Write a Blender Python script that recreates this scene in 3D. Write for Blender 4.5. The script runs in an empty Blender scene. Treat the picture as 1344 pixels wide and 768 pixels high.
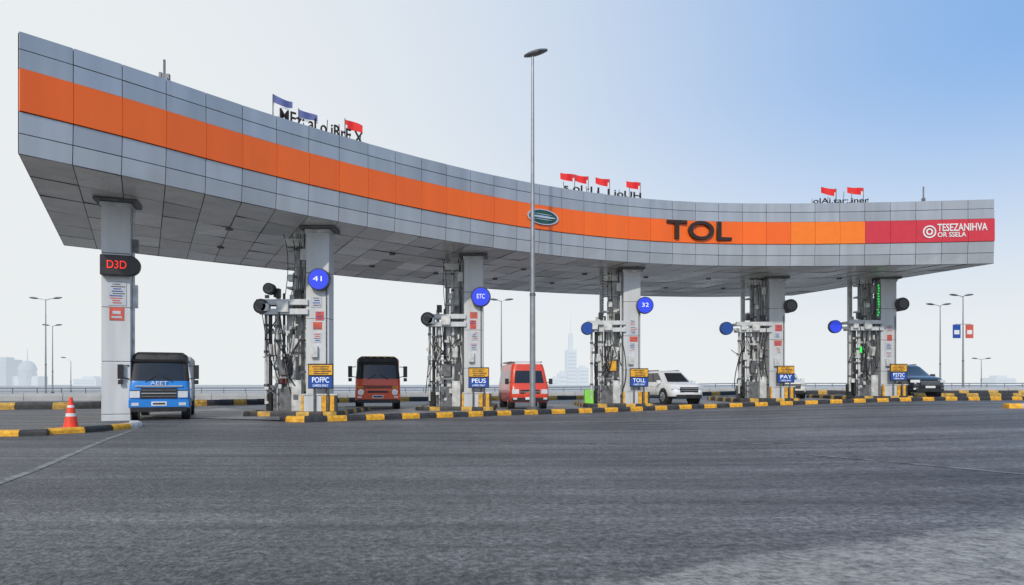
import bpy, math, random
from mathutils import Vector, Matrix
random.seed(7)
F=896.0; HZ=505.0; CH=1.4
def WX(px,Y): return (px-672.0)/F*Y
def sstep(a,b,x):
    t=max(0,min(1,(x-a)/(b-a))); return t*t*(3-2*t)
def gz(x): return 0.45*sstep(2,27,x)
S=bpy.context.scene
# ---------------------------------------------------------------- materials
def mat(name,col,rough=0.5,metal=0.0,var=0.12,scale=3.0,bump=0.0,bscale=40,emit=None,es=0,coat=0.0,streak=False,spec=0.5):
    m=bpy.data.materials.new(name); m.use_nodes=True
    nt=m.node_tree; b=nt.nodes['Principled BSDF']
    tc=nt.nodes.new('ShaderNodeTexCoord')
    n=nt.nodes.new('ShaderNodeTexNoise'); n.inputs['Scale'].default_value=scale; n.inputs['Detail'].default_value=6
    if streak:
        mp=nt.nodes.new('ShaderNodeMapping'); mp.inputs['Scale'].default_value=(1.5,1.5,0.18)
        nt.links.new(tc.outputs['Object'],mp.inputs[0]); nt.links.new(mp.outputs[0],n.inputs['Vector'])
    else: nt.links.new(tc.outputs['Object'],n.inputs['Vector'])
    r=nt.nodes.new('ShaderNodeMix'); r.data_type='RGBA'
    c=Vector(col[:3])
    lo=[max(0,x*(1-var)) for x in c]; hi=[min(1,x*(1+var)) for x in c]
    r.inputs[6].default_value=(*lo,1); r.inputs[7].default_value=(*hi,1)
    mr=nt.nodes.new('ShaderNodeMapRange'); mr.inputs[1].default_value=0.3; mr.inputs[2].default_value=0.7
    nt.links.new(n.outputs[0],mr.inputs[0]); nt.links.new(mr.outputs[0],r.inputs[0])
    nt.links.new(r.outputs[2],b.inputs['Base Color'])
    m2=nt.nodes.new('ShaderNodeMapRange'); m2.inputs[3].default_value=max(0,rough-0.07); m2.inputs[4].default_value=min(1,rough+0.1)
    nt.links.new(n.outputs[0],m2.inputs[0]); nt.links.new(m2.outputs[0],b.inputs['Roughness'])
    b.inputs['Metallic'].default_value=metal
    b.inputs['Coat Weight'].default_value=coat
    b.inputs['Specular IOR Level'].default_value=spec
    if bump>0:
        n2=nt.nodes.new('ShaderNodeTexNoise'); n2.inputs['Scale'].default_value=bscale
        nt.links.new(tc.outputs['Object'],n2.inputs['Vector'])
        bp=nt.nodes.new('ShaderNodeBump'); bp.inputs['Strength'].default_value=bump; bp.inputs['Distance'].default_value=0.02
        nt.links.new(n2.outputs[0],bp.inputs['Height']); nt.links.new(bp.outputs[0],b.inputs['Normal'])
    if emit:
        b.inputs['Emission Color'].default_value=(*emit,1); b.inputs['Emission Strength'].default_value=es
    return m
M={}
M['grey']=mat('fascia_grey',(0.42,0.445,0.47),0.30,0.45,0.11,0.9,streak=True)
M['grey2']=mat('fascia_grey_b',(0.38,0.405,0.43),0.32,0.45,0.11,0.9,streak=True)
M['orange']=mat('fascia_orange',(0.93,0.145,0.006),0.26,0,0.05,0.7,streak=True)
M['orange2']=mat('fascia_orange_b',(0.90,0.135,0.006),0.28,0,0.05,0.7,streak=True)
M['amber']=mat('fascia_amber',(0.93,0.20,0.008),0.3,0,0.05)
M['redp']=mat('fascia_red',(0.60,0.03,0.05),0.3,0,0.05)
M['dark']=mat('dark_gap',(0.03,0.03,0.032),0.7)
for i,(c,r) in enumerate([(0.72,0.30),(0.78,0.36),(0.84,0.27),(0.64,0.38)]):
    M['sof%d'%i]=mat('soffit_%d'%i,(c,c*0.965,c*0.91),r,0.35,0.16,0.8)
M['col']=mat('column_panel',(0.58,0.60,0.61),0.45,0.1,0.14,1.2,streak=True)
M['steel']=mat('painted_steel',(0.60,0.61,0.59),0.45,0.2,0.3,3)
M['steeld']=mat('dark_steel',(0.15,0.155,0.16),0.45,0.4,0.4,4)
M['blk']=mat('black_plastic',(0.022,0.022,0.024),0.35,0,0.3)
M['rub']=mat('rubber',(0.025,0.025,0.025),0.8,0,0.3)
M['glass']=mat('vehicle_glass',(0.015,0.018,0.022),0.06,0,0.1,coat=0.3)
M['yel']=mat('yellow_paint',(0.74,0.37,0.025),0.6,0,0.35,6)
M['kblk']=mat('kerb_black',(0.035,0.035,0.036),0.6,0,0.5,5)
M['wht']=mat('white_paint',(0.75,0.75,0.74),0.5,0,0.1)
M['kwht']=mat('kerb_white',(0.55,0.55,0.52),0.6,0,0.25,5)
M['conc']=mat('concrete',(0.30,0.295,0.28),0.85,0,0.2,2,0.3)
M['blue']=mat('truck_blue',(0.015,0.22,0.66),0.22,0.0,0.06,coat=0.5)
M['bluesign']=mat('sign_blue',(0.02,0.04,0.50),0.3,0,0.05,emit=(0.02,0.06,0.85),es=0.5)
M['bluep']=mat('panel_blue',(0.01,0.07,0.35),0.35,0,0.05)
M['whe']=mat('lit_white',(0.8,0.85,0.9),0.4,emit=(0.7,0.85,1),es=0.4)
M['red']=mat('vehicle_red',(0.85,0.085,0.015),0.25,0,0.08,coat=0.5)
M['red2']=mat('van_red',(0.70,0.06,0.02),0.3,0,0.08,coat=0.5)
M['flag']=mat('flag_red',(0.75,0.02,0.02),0.7,0,0.1)
M['flagb']=mat('flag_navy',(0.10,0.13,0.32),0.7,0,0.1)
M['led']=mat('led_red',(0.5,0.02,0.01),0.4,emit=(1,0.04,0.02),es=0.9)
M['ledg']=mat('led_green',(0.02,0.5,0.05),0.4,emit=(0.02,1,0.12),es=0.8)
M['chrome']=mat('chrome',(0.7,0.7,0.72),0.15,1,0.05)
M['lens']=mat('headlight',(0.75,0.78,0.8),0.08,0.3,0.1,coat=0.8)
M['carw']=mat('car_white',(0.80,0.81,0.81),0.25,0,0.04,coat=0.6)
M['cark']=mat('car_black',(0.012,0.014,0.02),0.18,0,0.1,coat=0.8)
M['galv']=mat('galvanised',(0.33,0.345,0.36),0.4,0.6,0.12)
M['cone']=mat('cone_orange',(0.88,0.06,0.02),0.5,0,0.1)
M['green']=mat('emblem_green',(0.02,0.09,0.07),0.25,0.3,0.2)
M['posterw']=mat('poster_paper',(0.50,0.53,0.57),0.6,0,0.1)
M['posterr']=mat('poster_red',(0.60,0.10,0.07),0.6,0,0.2)
M['vis']=mat('hi_vis_green',(0.25,0.70,0.08),0.6,0,0.1)
M['letter']=mat('letter_dark',(0.035,0.022,0.016),0.35,0.3,0.2)
M['haze1']=mat('hazy_facade',(0.16,0.18,0.20),1,0,0.03,0.05,emit=(0.55,0.60,0.64),es=0.90,spec=0)  # skyline materials: airlight haze painted in as a pale emission, buildings are unlit
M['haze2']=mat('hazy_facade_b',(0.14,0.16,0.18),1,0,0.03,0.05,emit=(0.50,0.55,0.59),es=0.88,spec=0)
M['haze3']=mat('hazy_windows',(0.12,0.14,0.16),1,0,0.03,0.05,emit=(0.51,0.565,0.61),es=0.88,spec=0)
M['wall']=mat('parapet',(0.42,0.42,0.41),0.85,0,0.12,1)
M['worny']=mat('worn_yellow',(0.52,0.31,0.06),0.7,0,0.4,4)

class MB:
    def __init__(s): s.v=[];s.f=[];s.m=[];s.ms=[]
    def mi(s,k):
        if k not in s.ms: s.ms.append(k)
        return s.ms.index(k)
    def add(s,vs,fs,k):
        o=len(s.v); s.v+= [tuple(v) for v in vs]
        ks=k if isinstance(k,list) else [k]*len(fs)
        for f,kk in zip(fs,ks): s.f.append([o+i for i in f]); s.m.append(s.mi(kk))
    def box(s,c,d,k,rz=0,rx=0,ry=0):
        R=Matrix.Rotation(rz,3,'Z')@Matrix.Rotation(ry,3,'Y')@Matrix.Rotation(rx,3,'X')
        vs=[]
        for z in(-.5,.5):
            for x,y in((-.5,-.5),(.5,-.5),(.5,.5),(-.5,.5)):
                vs.append(Vector(c)+R@Vector((x*d[0],y*d[1],z*d[2])))
        s.add(vs,[(3,2,1,0),(4,5,6,7),(0,1,5,4),(1,2,6,5),(2,3,7,6),(3,0,4,7)],k)
    def cyl(s,a,b,r0,k,r1=None,n=16,cap=None):
        a=Vector(a);b=Vector(b); r1=r0 if r1 is None else r1
        d=(b-a).normalized(); u=d.orthogonal().normalized(); w=d.cross(u)
        vs=[];
        for p,r in((a,r0),(b,r1)):
            for i in range(n):
                t=2*math.pi*i/n; vs.append(p+u*math.cos(t)*r+w*math.sin(t)*r)
        fs=[(i,(i+1)%n,n+(i+1)%n,n+i) for i in range(n)]
        ks=[k]*n
        fs+= [tuple(range(n-1,-1,-1)),tuple(range(n,2*n))]; ks+=[cap or k]*2
        s.add(vs,fs,ks)
    def tube(s,pts,r,k,n=8):
        for a,b in zip(pts[:-1],pts[1:]):
            if (Vector(a)-Vector(b)).length>1e-4: s.cyl(a,b,r,k,n=n)
    def hose(s,a,b,sag,r,k,n=9,side=(0,0)):
        pts=[]
        for i in range(n+1):
            t=i/n; p=Vector(a).lerp(Vector(b),t); q=4*t*(1-t)
            p.z-=sag*q; p.x+=side[0]*q; p.y+=side[1]*q; pts.append(p)
        s.tube(pts,r,k,6)
    def obj(s,name,parent=None,bevel=0,smooth=False,ang=35):
        me=bpy.data.meshes.new(name); me.from_pydata(s.v,[],s.f)
        for k in s.ms: me.materials.append(M[k])
        me.polygons.foreach_set('material_index',s.m); me.update()
        o=bpy.data.objects.new(name,me); S.collection.objects.link(o)
        if parent: o.parent=parent
        if smooth:
            me.polygons.foreach_set('use_smooth',[True]*len(me.polygons))
            try: me.set_sharp_from_angle(angle=math.radians(ang))
            except Exception: pass
        if bevel>0:
            b=o.modifiers.new('b','BEVEL'); b.width=bevel; b.segments=2; b.limit_method='ANGLE'
        return o
def empty(name,loc=(0,0,0),rz=0,sc=1):
    e=bpy.data.objects.new(name,None); S.collection.objects.link(e)
    e.location=loc; e.rotation_euler=(0,0,rz); e.scale=(sc,)*3; e.empty_display_size=0.3
    return e
def text(body,size,k,parent=None,loc=(0,0,0),rz=0,ext=0.03,width=None,bold=0.0,name='lettering'):
    cu=bpy.data.curves.new('t','FONT'); cu.body=body; cu.size=size; cu.extrude=ext; cu.offset=bold
    cu.align_x='CENTER'; cu.align_y='CENTER'; cu.resolution_u=4
    to=bpy.data.objects.new('t',cu); S.collection.objects.link(to)
    dg=bpy.context.evaluated_depsgraph_get(); dg.update()
    me=bpy.data.meshes.new_from_object(to.evaluated_get(dg))
    bpy.data.objects.remove(to)
    me.materials.clear(); me.materials.append(M[k])
    o=bpy.data.objects.new(name,me); S.collection.objects.link(o)
    if parent: o.parent=parent
    xs=[v.co.x for v in me.vertices]
    if width and xs:
        sx=width/(max(xs)-min(xs))
        for v in me.vertices: v.co.x*=sx
    o.location=loc; o.rotation_euler=(math.pi/2,0,rz)
    return o
def spline(pts,n=24):
    P=[Vector(p) for p in pts]; P=[P[0]*2-P[1]]+P+[P[-1]*2-P[-2]]
    out=[]
    for i in range(1,len(P)-2):
        for j in range(n):
            t=j/n; a,b,c,d=P[i-1],P[i],P[i+1],P[i+2]
            out.append(0.5*((2*b)+(c-a)*t+(2*a-5*b+4*c-d)*t*t+(3*b-a-3*c+d)*t**3))
    out.append(P[-2]); 
    return out
def smooth(p,it=60):
    for _ in range(it):
        p=[p[0]]+[(p[i-1]+p[i]*2+p[i+1])/4 for i in range(1,len(p)-1)]+[p[-1]]
    return p
def resample(p,n):
    L=[0]
    for a,b in zip(p[:-1],p[1:]): L.append(L[-1]+(b-a).length)
    out=[];j=0
    for i in range(n+1):
        t=L[-1]*i/n
        while j<len(L)-2 and L[j+1]<t: j+=1
        u=(t-L[j])/max(1e-9,L[j+1]-L[j]); out.append(p[j].lerp(p[j+1],u))
    return out,L[-1]
def P2(px,Y): return (WX(px,Y),Y)
front=smooth(spline([(-15.4,21.3),(-13.4,23.5),(-11.05,26.5),(-8.8,29.05),(-4.85,32.9),(1.17,37.6),(8.6,40.9),(15.2,41.6),(22,41.3),(28.65,40.6)]),200)
back=smooth(spline([(-23.1,35.2),(-13.5,43.4),(-1.8,51.4),(7.9,54.8),(16,56),(22.6,55)]),120)
NP=35
FR,FL=resample(front,NP); BK,_=resample(back,NP)
FD,_=resample(front,NP*20)
def at_px(px):
    best=min(range(1,len(FD)-1),key=lambda i:abs(672+F*FD[i].x/FD[i].y-px))
    p=FD[best]; t=(FD[best+1]-FD[best-1]).normalized()
    return p,t,best/20.0
# ---------------------------------------------------------------- canopy
canopy=empty('toll_plaza_canopy')
ZB,ZT=8.6,12.42
def nrm(t): return Vector((t.y,-t.x))
def tang(L,i):
    a=L[max(0,i-1)]; b=L[min(len(L)-1,i+1)]; return (b-a).normalized()
rows=[(8.6,9.24,0.00,0.05,'g'),(9.24,9.92,0.05,0.08,'g'),(9.92,11.26,0.13,0.13,'o'),(11.26,11.86,0.08,0.08,'g'),(11.86,12.42,0.08,0.08,'g')]
fb=MB()
s_amb=at_px(1031)[2]; s_red=at_px(1148)[2]
for i in range(NP):
    for (z0,z1,o0,o1,kd) in rows:
        g=0.012 if kd=='g' else 0.007
        t0=tang(FR,i);t1=tang(FR,i+1)
        a=FR[i].lerp(FR[i+1],g/1.5);b=FR[i+1].lerp(FR[i],g/1.5)
        n0=nrm(t0);n1=nrm(t1)
        def p(q,n,o,z): return (q.x+n.x*o,q.y+n.y*o,z)
        if kd=='g': k=random.choice(['grey','grey','grey2'])
        else: k='redp' if i+0.5>s_red else ('amber' if i+.5>s_amb else random.choice(['orange','orange2']))
        j1,j2,j3,j4=[random.uniform(-.008,.008) for _ in range(4)]
        vs=[p(a,n0,-0.1,z0+g),p(b,n1,-0.1,z0+g),p(b,n1,-0.1,z1-g),p(a,n0,-0.1,z1-g),
            p(a,n0,o0+j1,z0+g),p(b,n1,o0+j2,z0+g),p(b,n1,o1+j3,z1-g),p(a,n0,o1+j4,z1-g)]
        fb.add(vs,[(4,5,6,7),(0,3,2,1),(0,1,5,4),(3,7,6,2),(0,4,7,3),(1,2,6,5)],k)
fo=fb.obj('fascia_panels',canopy,bevel=0.008)
core=MB()
n=NP+1
vs=[];
for i in range(n):
    t=nrm(tang(FR,i)); q=FR[i]-t*0.06
    vs+=[(q.x,q.y,ZB+0.03),(q.x,q.y,ZT-0.03)]
core.add(vs,[(2*i,2*i+2,2*i+3,2*i+1) for i in range(NP)],'dark')
vs=[]
for i in range(n): vs+=[(BK[i].x,BK[i].y,ZB-0.02),(BK[i].x,BK[i].y,ZT)]
core.add(vs,[(2*i+1,2*i+3,2*i+2,2*i) for i in range(NP)],'grey2')
vs=[]
for i in range(n):
    q=FR[i]-nrm(tang(FR,i))*0.05
    vs+=[(q.x,q.y,ZT-0.08),(BK[i].x,BK[i].y,ZT-0.02)]
core.add(vs,[(2*i,2*i+2,2*i+3,2*i+1) for i in range(NP)],'conc')
for i in (0,NP):
    a=FR[i];b=BK[i]
    core.add([(a.x,a.y,ZB),(b.x,b.y,ZB-0.02),(b.x,b.y,ZT),(a.x,a.y,ZT)],[(0,1,2,3)],'grey')
vs=[]
for i in range(n): vs+=[(FR[i].x,FR[i].y,ZB+0.06),(BK[i].x,BK[i].y,ZB+0.06)]
core.add(vs,[(2*i+1,2*i+3,2*i+2,2*i) for i in range(NP)],'dark')
core.obj('canopy_core',canopy)
so=MB(); NR=6
for i in range(NP):
    for j in range(NR):
        u0=j/NR;u1=(j+1)/NR
        A=FR[i].lerp(BK[i],u0);B=FR[i+1].lerp(BK[i+1],u0);C=FR[i+1].lerp(BK[i+1],u1);D=FR[i].lerp(BK[i],u1)
        c=(A+B+C+D)/4; q=[]
        for x in(A,B,C,D): q.append(x+(c-x).normalized()*0.03)
        dz=[random.uniform(-.016,.016) for _ in range(4)]
        so.add([(x.x,x.y,ZB+z) for x,z in zip(q,dz)],[(3,2,1,0)],'sof%d'%random.choice([0,0,1,1,2,3]))
for i in range(2,NP,3):
    for u in(0.3,0.62):
        c=FR[i].lerp(BK[i],u+0.05); so.cyl((c.x,c.y,ZB-0.06),(c.x,c.y,ZB+0.03),0.17,'steeld',n=12)
so.obj('soffit_panels',canopy)
def ontf(px,off): 
    p,t,_=at_px(px); nn=nrm(t); q=p+nn*off; return q,math.atan2(t.y,t.x)
q,a=ontf(916,0.24)
text('TOL',1.55,'letter',canopy,(q.x,q.y,10.60),a,0.09,width=4.1,bold=0.02,name='tol_letters')
q,a=ontf(1261,0.155)
text('TESEZANIHVA',0.62,'wht',canopy,(q.x,q.y,10.76),a,0.012,width=2.8,bold=0.01,name='operator_name')
q,a=ontf(1247,0.155)
text('OR SSELA',0.40,'wht',canopy,(q.x,q.y,10.34),a,0.012,width=1.6,bold=0.006,name='operator_subtitle')
q,a=ontf(1219,0.15)
e=MB(); d=Vector((math.cos(a),math.sin(a)));
def disc(mb,qc,ang,z,rx,rz_,th,k,r_in=0,n=36,off=0):
    d=Vector((math.cos(ang),math.sin(ang),0)); nn=Vector((d.y,-d.x,0)); c=Vector((qc.x,qc.y,z))+nn*off
    vs=[]
    for o in(0,th):
        for rr_ in((r_in,1) if r_in else (1,)):
            for i in range(n):
                t=2*math.pi*i/n; vs.append(c+nn*o+d*math.cos(t)*rx*rr_+Vector((0,0,1))*math.sin(t)*rz_*rr_)
    fs=[]
    if r_in:
        for i in range(n):
            j=(i+1)%n
            fs+=[(2*n+i,3*n+i,3*n+j,2*n+j),(n+i,n+j,3*n+j,3*n+i),(i,2*n+i,2*n+j,j)]
    else:
        fs=[tuple(range(n,2*n))]+[(i,(i+1)%n,n+(i+1)%n,n+i) for i in range(n)]
    mb.add(vs,fs,k)
disc(e,q,a,10.55,0.38,0.38,0.02,'wht',r_in=0.78)
disc(e,q,a,10.55,0.20,0.20,0.02,'wht',r_in=0.55)
e.obj('operator_logo',canopy)
q,a=ontf(710,0.15)
e=MB()
disc(e,q,a,10.60,1.02,0.42,0.08,'chrome',r_in=0.9)
disc(e,q,a,10.60,0.93,0.37,0.07,'green')
disc(e,q,a,10.60,0.80,0.06,0.03,'chrome',off=0.07)
disc(e,q,a,10.74,0.58,0.018,0.03,'chrome',off=0.07)
disc(e,q,a,10.46,0.58,0.018,0.03,'chrome',off=0.07)
e.obj('oval_emblem',canopy)
# ------------------------------------------------------------ rooftop things
def roofpos(px,backoff=1.2):
    p,t,_=at_px(px); q=p-nrm(t)*backoff; return q,math.atan2(t.y,t.x)
def flag(px,k,h=1.25,w=0.75,b=1.2,s=-1):
    q,a=roofpos(px,b)
    e=empty('flag',(q.x,q.y,ZT-0.08),a*0.4)
    m=MB(); m.cyl((0,0,0),(0,0,h),0.025,'steeld',n=8); m.obj('pole',e)
    m=MB(); nx=8;nz=4;vs=[];fs=[];ks=[]
    ph=random.random()*6
    for i in range(nx+1):
        for j in range(nz+1):
            u=i/nx
            vs.append((u*w*s,0.09*math.sin(u*7+ph)*u**.5,h-0.02-j/nz*0.46*(1-.2*u)+(0.10 if s<0 else -0.22)*u+0.04*math.sin(u*6+ph)))
    for i in range(nx):
        for j in range(nz):
            fs.append((i*(nz+1)+j,(i+1)*(nz+1)+j,(i+1)*(nz+1)+j+1,i*(nz+1)+j+1))
            ks.append('wht' if (k=='flagb' and j==nz-1) or (k=='flag' and i==0 and j>1) else k)
    m.add(vs,fs,ks); m.obj('cloth',e,smooth=True,ang=80)
for px,k,h,s in((378,'flagb',1.5,1),(411,'flagb',1.25,1),(471,'flag',1.45,1)): flag(px,k,h,0.8,s=s)
for px in(769,786,813,852): flag(px,'flag',1.4,0.85)
for px in(1108,1145): flag(px,'flag',1.3,0.95)
def roofsign(px0,px1,body,h):
    q0,a=roofpos((px0+px1)/2,0.7); qa,_=roofpos(px0,.7); qb,_=roofpos(px1,.7); w=(qb-qa).length
    e=empty('rooftop_letter_sign',(q0.x,q0.y,ZT-0.08),a)
    text(body,h*1.3,'letter',e,(0,0,0.22+h*0.5),0,0.03,width=w,bold=0.004)
    m=MB(); m.box((0,0.1,0.2),(w,0.04,0.04),'steeld')
    for i in range(8): m.cyl((-w/2+w*i/7+random.uniform(-.1,.1),0.1,0),(-w/2+w*i/7,0.1,random.uniform(.4,1.0)),0.02,'steeld',n=6)
    m.obj('support_frame',e)
roofsign(380,488,'MEz: al o iRrE X',0.58)
roofsign(750,850,'s ol :I L I ioUH',0.44)
roofsign(1072,1146,'olAi.tar:.iner',0.36)
for px,h in((235,1.0),(1225,0.95)):
    q,a=roofpos(px,1.2); e=empty('rooftop_antenna',(q.x,q.y,ZT-0.1))
    m=MB(); m.box((0,0,0.3),(0.4,0.4,0.6) if px<500 else (0.16,0.16,0.6),'steeld'); m.cyl((0,0,0.5),(0,0,h+0.35),0.045,'steeld',n=8)
    if px<500:
        m.box((-0.14,0,0.72),(0.1,0.1,0.3),'steeld'); m.box((0.12,0,0.68),(0.16,0.12,0.25),'steeld')
    m.obj('mast',e)
q,a=roofpos(292,1.0); e=empty('rooftop_antenna',(q.x,q.y,ZT-0.1)); m=MB(); m.cyl((0,0,0),(0,0,0.45),0.04,'steeld'); m.box((0,0,0.15),(.2,.2,.3),'steeld'); m.obj('mast',e)

# ---------------------------------------------------------------- ground
def nodes(m): return m.node_tree.nodes, m.node_tree.links
def asphalt():
    m=bpy.data.materials.new('asphalt'); m.use_nodes=True; N,L=nodes(m); b=N['Principled BSDF']
    tc=N.new('ShaderNodeTexCoord')
    def noise(sc,det=4,mp=None,rough=.6):
        n=N.new('ShaderNodeTexNoise'); n.inputs['Scale'].default_value=sc; n.inputs['Detail'].default_value=det; n.inputs['Roughness'].default_value=rough
        if mp:
            q=N.new('ShaderNodeMapping'); q.inputs['Scale'].default_value=mp[0]; q.inputs['Rotation'].default_value=(0,0,mp[1])
            L.new(tc.outputs['Object'],q.inputs[0]); L.new(q.outputs[0],n.inputs['Vector'])
        else: L.new(tc.outputs['Object'],n.inputs['Vector'])
        return n.outputs[0]
    def mapr(i,a,b_,c,d):
        q=N.new('ShaderNodeMapRange'); q.inputs[1].default_value=a;q.inputs[2].default_value=b_;q.inputs[3].default_value=c;q.inputs[4].default_value=d
        L.new(i,q.inputs[0]); return q.outputs[0]
    def math_(op,a,b_):
        q=N.new('ShaderNodeMath'); q.operation=op
        for k,x in enumerate((a,b_)):
            if isinstance(x,(int,float)): q.inputs[k].default_value=x
            else: L.new(x,q.inputs[k])
        return q.outputs[0]
    fine=noise(40,4,rough=.75); agg=noise(13,4,rough=.7); mid=noise(3.5,6,rough=.7); big=noise(0.16,5)
    st=noise(1.0,5,((0.05,0.8,1),math.radians(-8))); st2=noise(1.0,4,((0.10,2.2,1),math.radians(6)))
    v=N.new('ShaderNodeTexVoronoi'); v.inputs['Scale'].default_value=24; L.new(tc.outputs['Object'],v.inputs['Vector'])
    val=math_('MULTIPLY',mapr(big,.3,.7,.72,1.35),mapr(st,.3,.7,.66,1.42))
    val=math_('MULTIPLY',val,mapr(st2,.35,.7,.82,1.25))
    val=math_('MULTIPLY',val,mapr(fine,.35,.65,.55,1.5))
    val=math_('MULTIPLY',val,mapr(agg,.38,.62,.5,1.65))
    val=math_('MULTIPLY',val,mapr(mid,.35,.65,.75,1.25))
    base=math_('MULTIPLY',val,0.094)
    cb=N.new('ShaderNodeCombineColor'); L.new(math_('MULTIPLY',base,1.03),cb.inputs[0]);L.new(math_('MULTIPLY',base,1.0),cb.inputs[1]);L.new(math_('MULTIPLY',base,.96),cb.inputs[2])
    sx=N.new('ShaderNodeSeparateXYZ'); L.new(tc.outputs['Object'],sx.inputs[0])
    dx,dy=4.8,2.15; l=math.hypot(dx,dy)
    sd=math_('SUBTRACT',math_('MULTIPLY',math_('SUBTRACT',sx.outputs[0],0.15),dy/l),math_('MULTIPLY',math_('SUBTRACT',sx.outputs[1],4.75),dx/l))
    sd=math_('ADD',sd,math_('MULTIPLY',math_('SUBTRACT',noise(1.3,7,rough=.7),.5),1.1))
    sm=mapr(sd,-0.05,0.25,0,1)
    cc=N.new('ShaderNodeMix'); cc.data_type='RGBA'
    sand=N.new('ShaderNodeMix'); sand.data_type='RGBA'; sand.inputs[6].default_value=(0.12,0.115,0.105,1); sand.inputs[7].default_value=(0.42,0.40,0.36,1)
    L.new(mapr(math_('MULTIPLY',math_('ADD',agg,mid),.5),.38,.58,0,1),sand.inputs[0])
    L.new(math_('MULTIPLY',sm,.9),cc.inputs[0]); L.new(cb.outputs[0],cc.inputs[6]); L.new(sand.outputs[2],cc.inputs[7])
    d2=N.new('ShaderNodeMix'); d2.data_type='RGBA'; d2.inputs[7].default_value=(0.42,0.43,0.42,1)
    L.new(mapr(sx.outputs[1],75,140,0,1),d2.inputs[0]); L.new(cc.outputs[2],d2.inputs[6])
    L.new(d2.outputs[2],b.inputs['Base Color'])
    L.new(mapr(st,.3,.7,.66,.45),b.inputs['Roughness'])
    b.inputs['Specular IOR Level'].default_value=0.45
    bp=N.new('ShaderNodeBump'); bp.inputs['Strength'].default_value=1.0; bp.inputs['Distance'].default_value=0.028
    L.new(math_('ADD',math_('MULTIPLY',agg,1.3),math_('MULTIPLY',v.outputs['Distance'],.6)),bp.inputs['Height'])
    L.new(bp.outputs[0],b.inputs['Normal'])
    return m
M['asphalt']=asphalt()
xs=[-4000,-1500,-500,-200,-100,-60]+list(range(-40,0,5))+[0,1]+list(range(2,30))+[35,45,60,100,200,500,1500,4000]
ys=[-200,-50,-10,0,5,10,20,30,40,60,80,120,200,500,1500,5000]
g=MB(); vs=[(x,y,gz(x)) for x in xs for y in ys]; ny=len(ys)
g.add(vs,[(i*ny+j,(i+1)*ny+j,(i+1)*ny+j+1,i*ny+j+1) for i in range(len(xs)-1) for j in range(ny-1)],'asphalt')
g.obj('ground')
def paving():
    m=bpy.data.materials.new('block_paving'); m.use_nodes=True; N,L=nodes(m); b=N['Principled BSDF']
    tc=N.new('ShaderNodeTexCoord'); br=N.new('ShaderNodeTexBrick'); br.inputs['Scale'].default_value=1.0
    br.inputs['Brick Width'].default_value=0.6; br.inputs['Row Height'].default_value=0.3; br.inputs['Mortar Size'].default_value=0.025
    br.inputs['Color1'].default_value=(0.16,0.16,0.163,1);br.inputs['Color2'].default_value=(0.28,0.28,0.275,1);br.inputs['Mortar'].default_value=(0.06,0.06,0.06,1)
    mp=N.new('ShaderNodeMapping'); mp.inputs['Rotation'].default_value=(0,0,.5)
    L.new(tc.outputs['Object'],mp.inputs[0]); L.new(mp.outputs[0],br.inputs[0])
    n=N.new('ShaderNodeTexNoise'); n.inputs['Scale'].default_value=.6; n.inputs['Detail'].default_value=6; L.new(tc.outputs['Object'],n.inputs[0])
    mx=N.new('ShaderNodeMix'); mx.data_type='RGBA'; mx.blend_type='MULTIPLY'; mx.inputs[0].default_value=1
    r=N.new('ShaderNodeMapRange'); r.inputs[1].default_value=.3;r.inputs[2].default_value=.7;r.inputs[3].default_value=.6;r.inputs[4].default_value=1.3
    L.new(n.outputs[0],r.inputs[0]); L.new(br.outputs[0],mx.inputs[6]); L.new(r.outputs[0],mx.inputs[7]); L.new(mx.outputs[2],b.inputs['Base Color'])
    b.inputs['Roughness'].default_value=.55
    return m
M['paving']=paving()
kerb_pts=[P2(372,26.6),P2(392,25.6),P2(440,26.3),P2(520,27.9),P2(600,29.6),P2(700,32.3),P2(800,34.6),P2(900,36.8),P2(1000,38.2),P2(1100,39.3),P2(1200,40.6),P2(1344,42.3),(44,46),(60,50)]
kc=spline(kerb_pts,10)
barr=spline([(-60,33),(-28,38.5),(-22,44),(-16,50),(-8,57),(6,62),(25,66),(45,66),(80,62)],10)
KR,_=resample(kc,60); BR,_=resample(spline([(-17.5,30),(-16,50),(-8,57),(6,62),(25,66),(45,66),(60,64)],10),60)
m=MB(); vs=[]
NV=10
for i in range(61):
    for j in range(NV+1):
        p=KR[i].lerp(BR[i],j/NV); vs.append((p.x,p.y,gz(p.x)+0.02))
m.add(vs,[(i*(NV+1)+j,(i+1)*(NV+1)+j,(i+1)*(NV+1)+j+1,i*(NV+1)+j+1) for i in range(60) for j in range(NV)],'paving')
m.obj('plaza_pavement')
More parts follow.
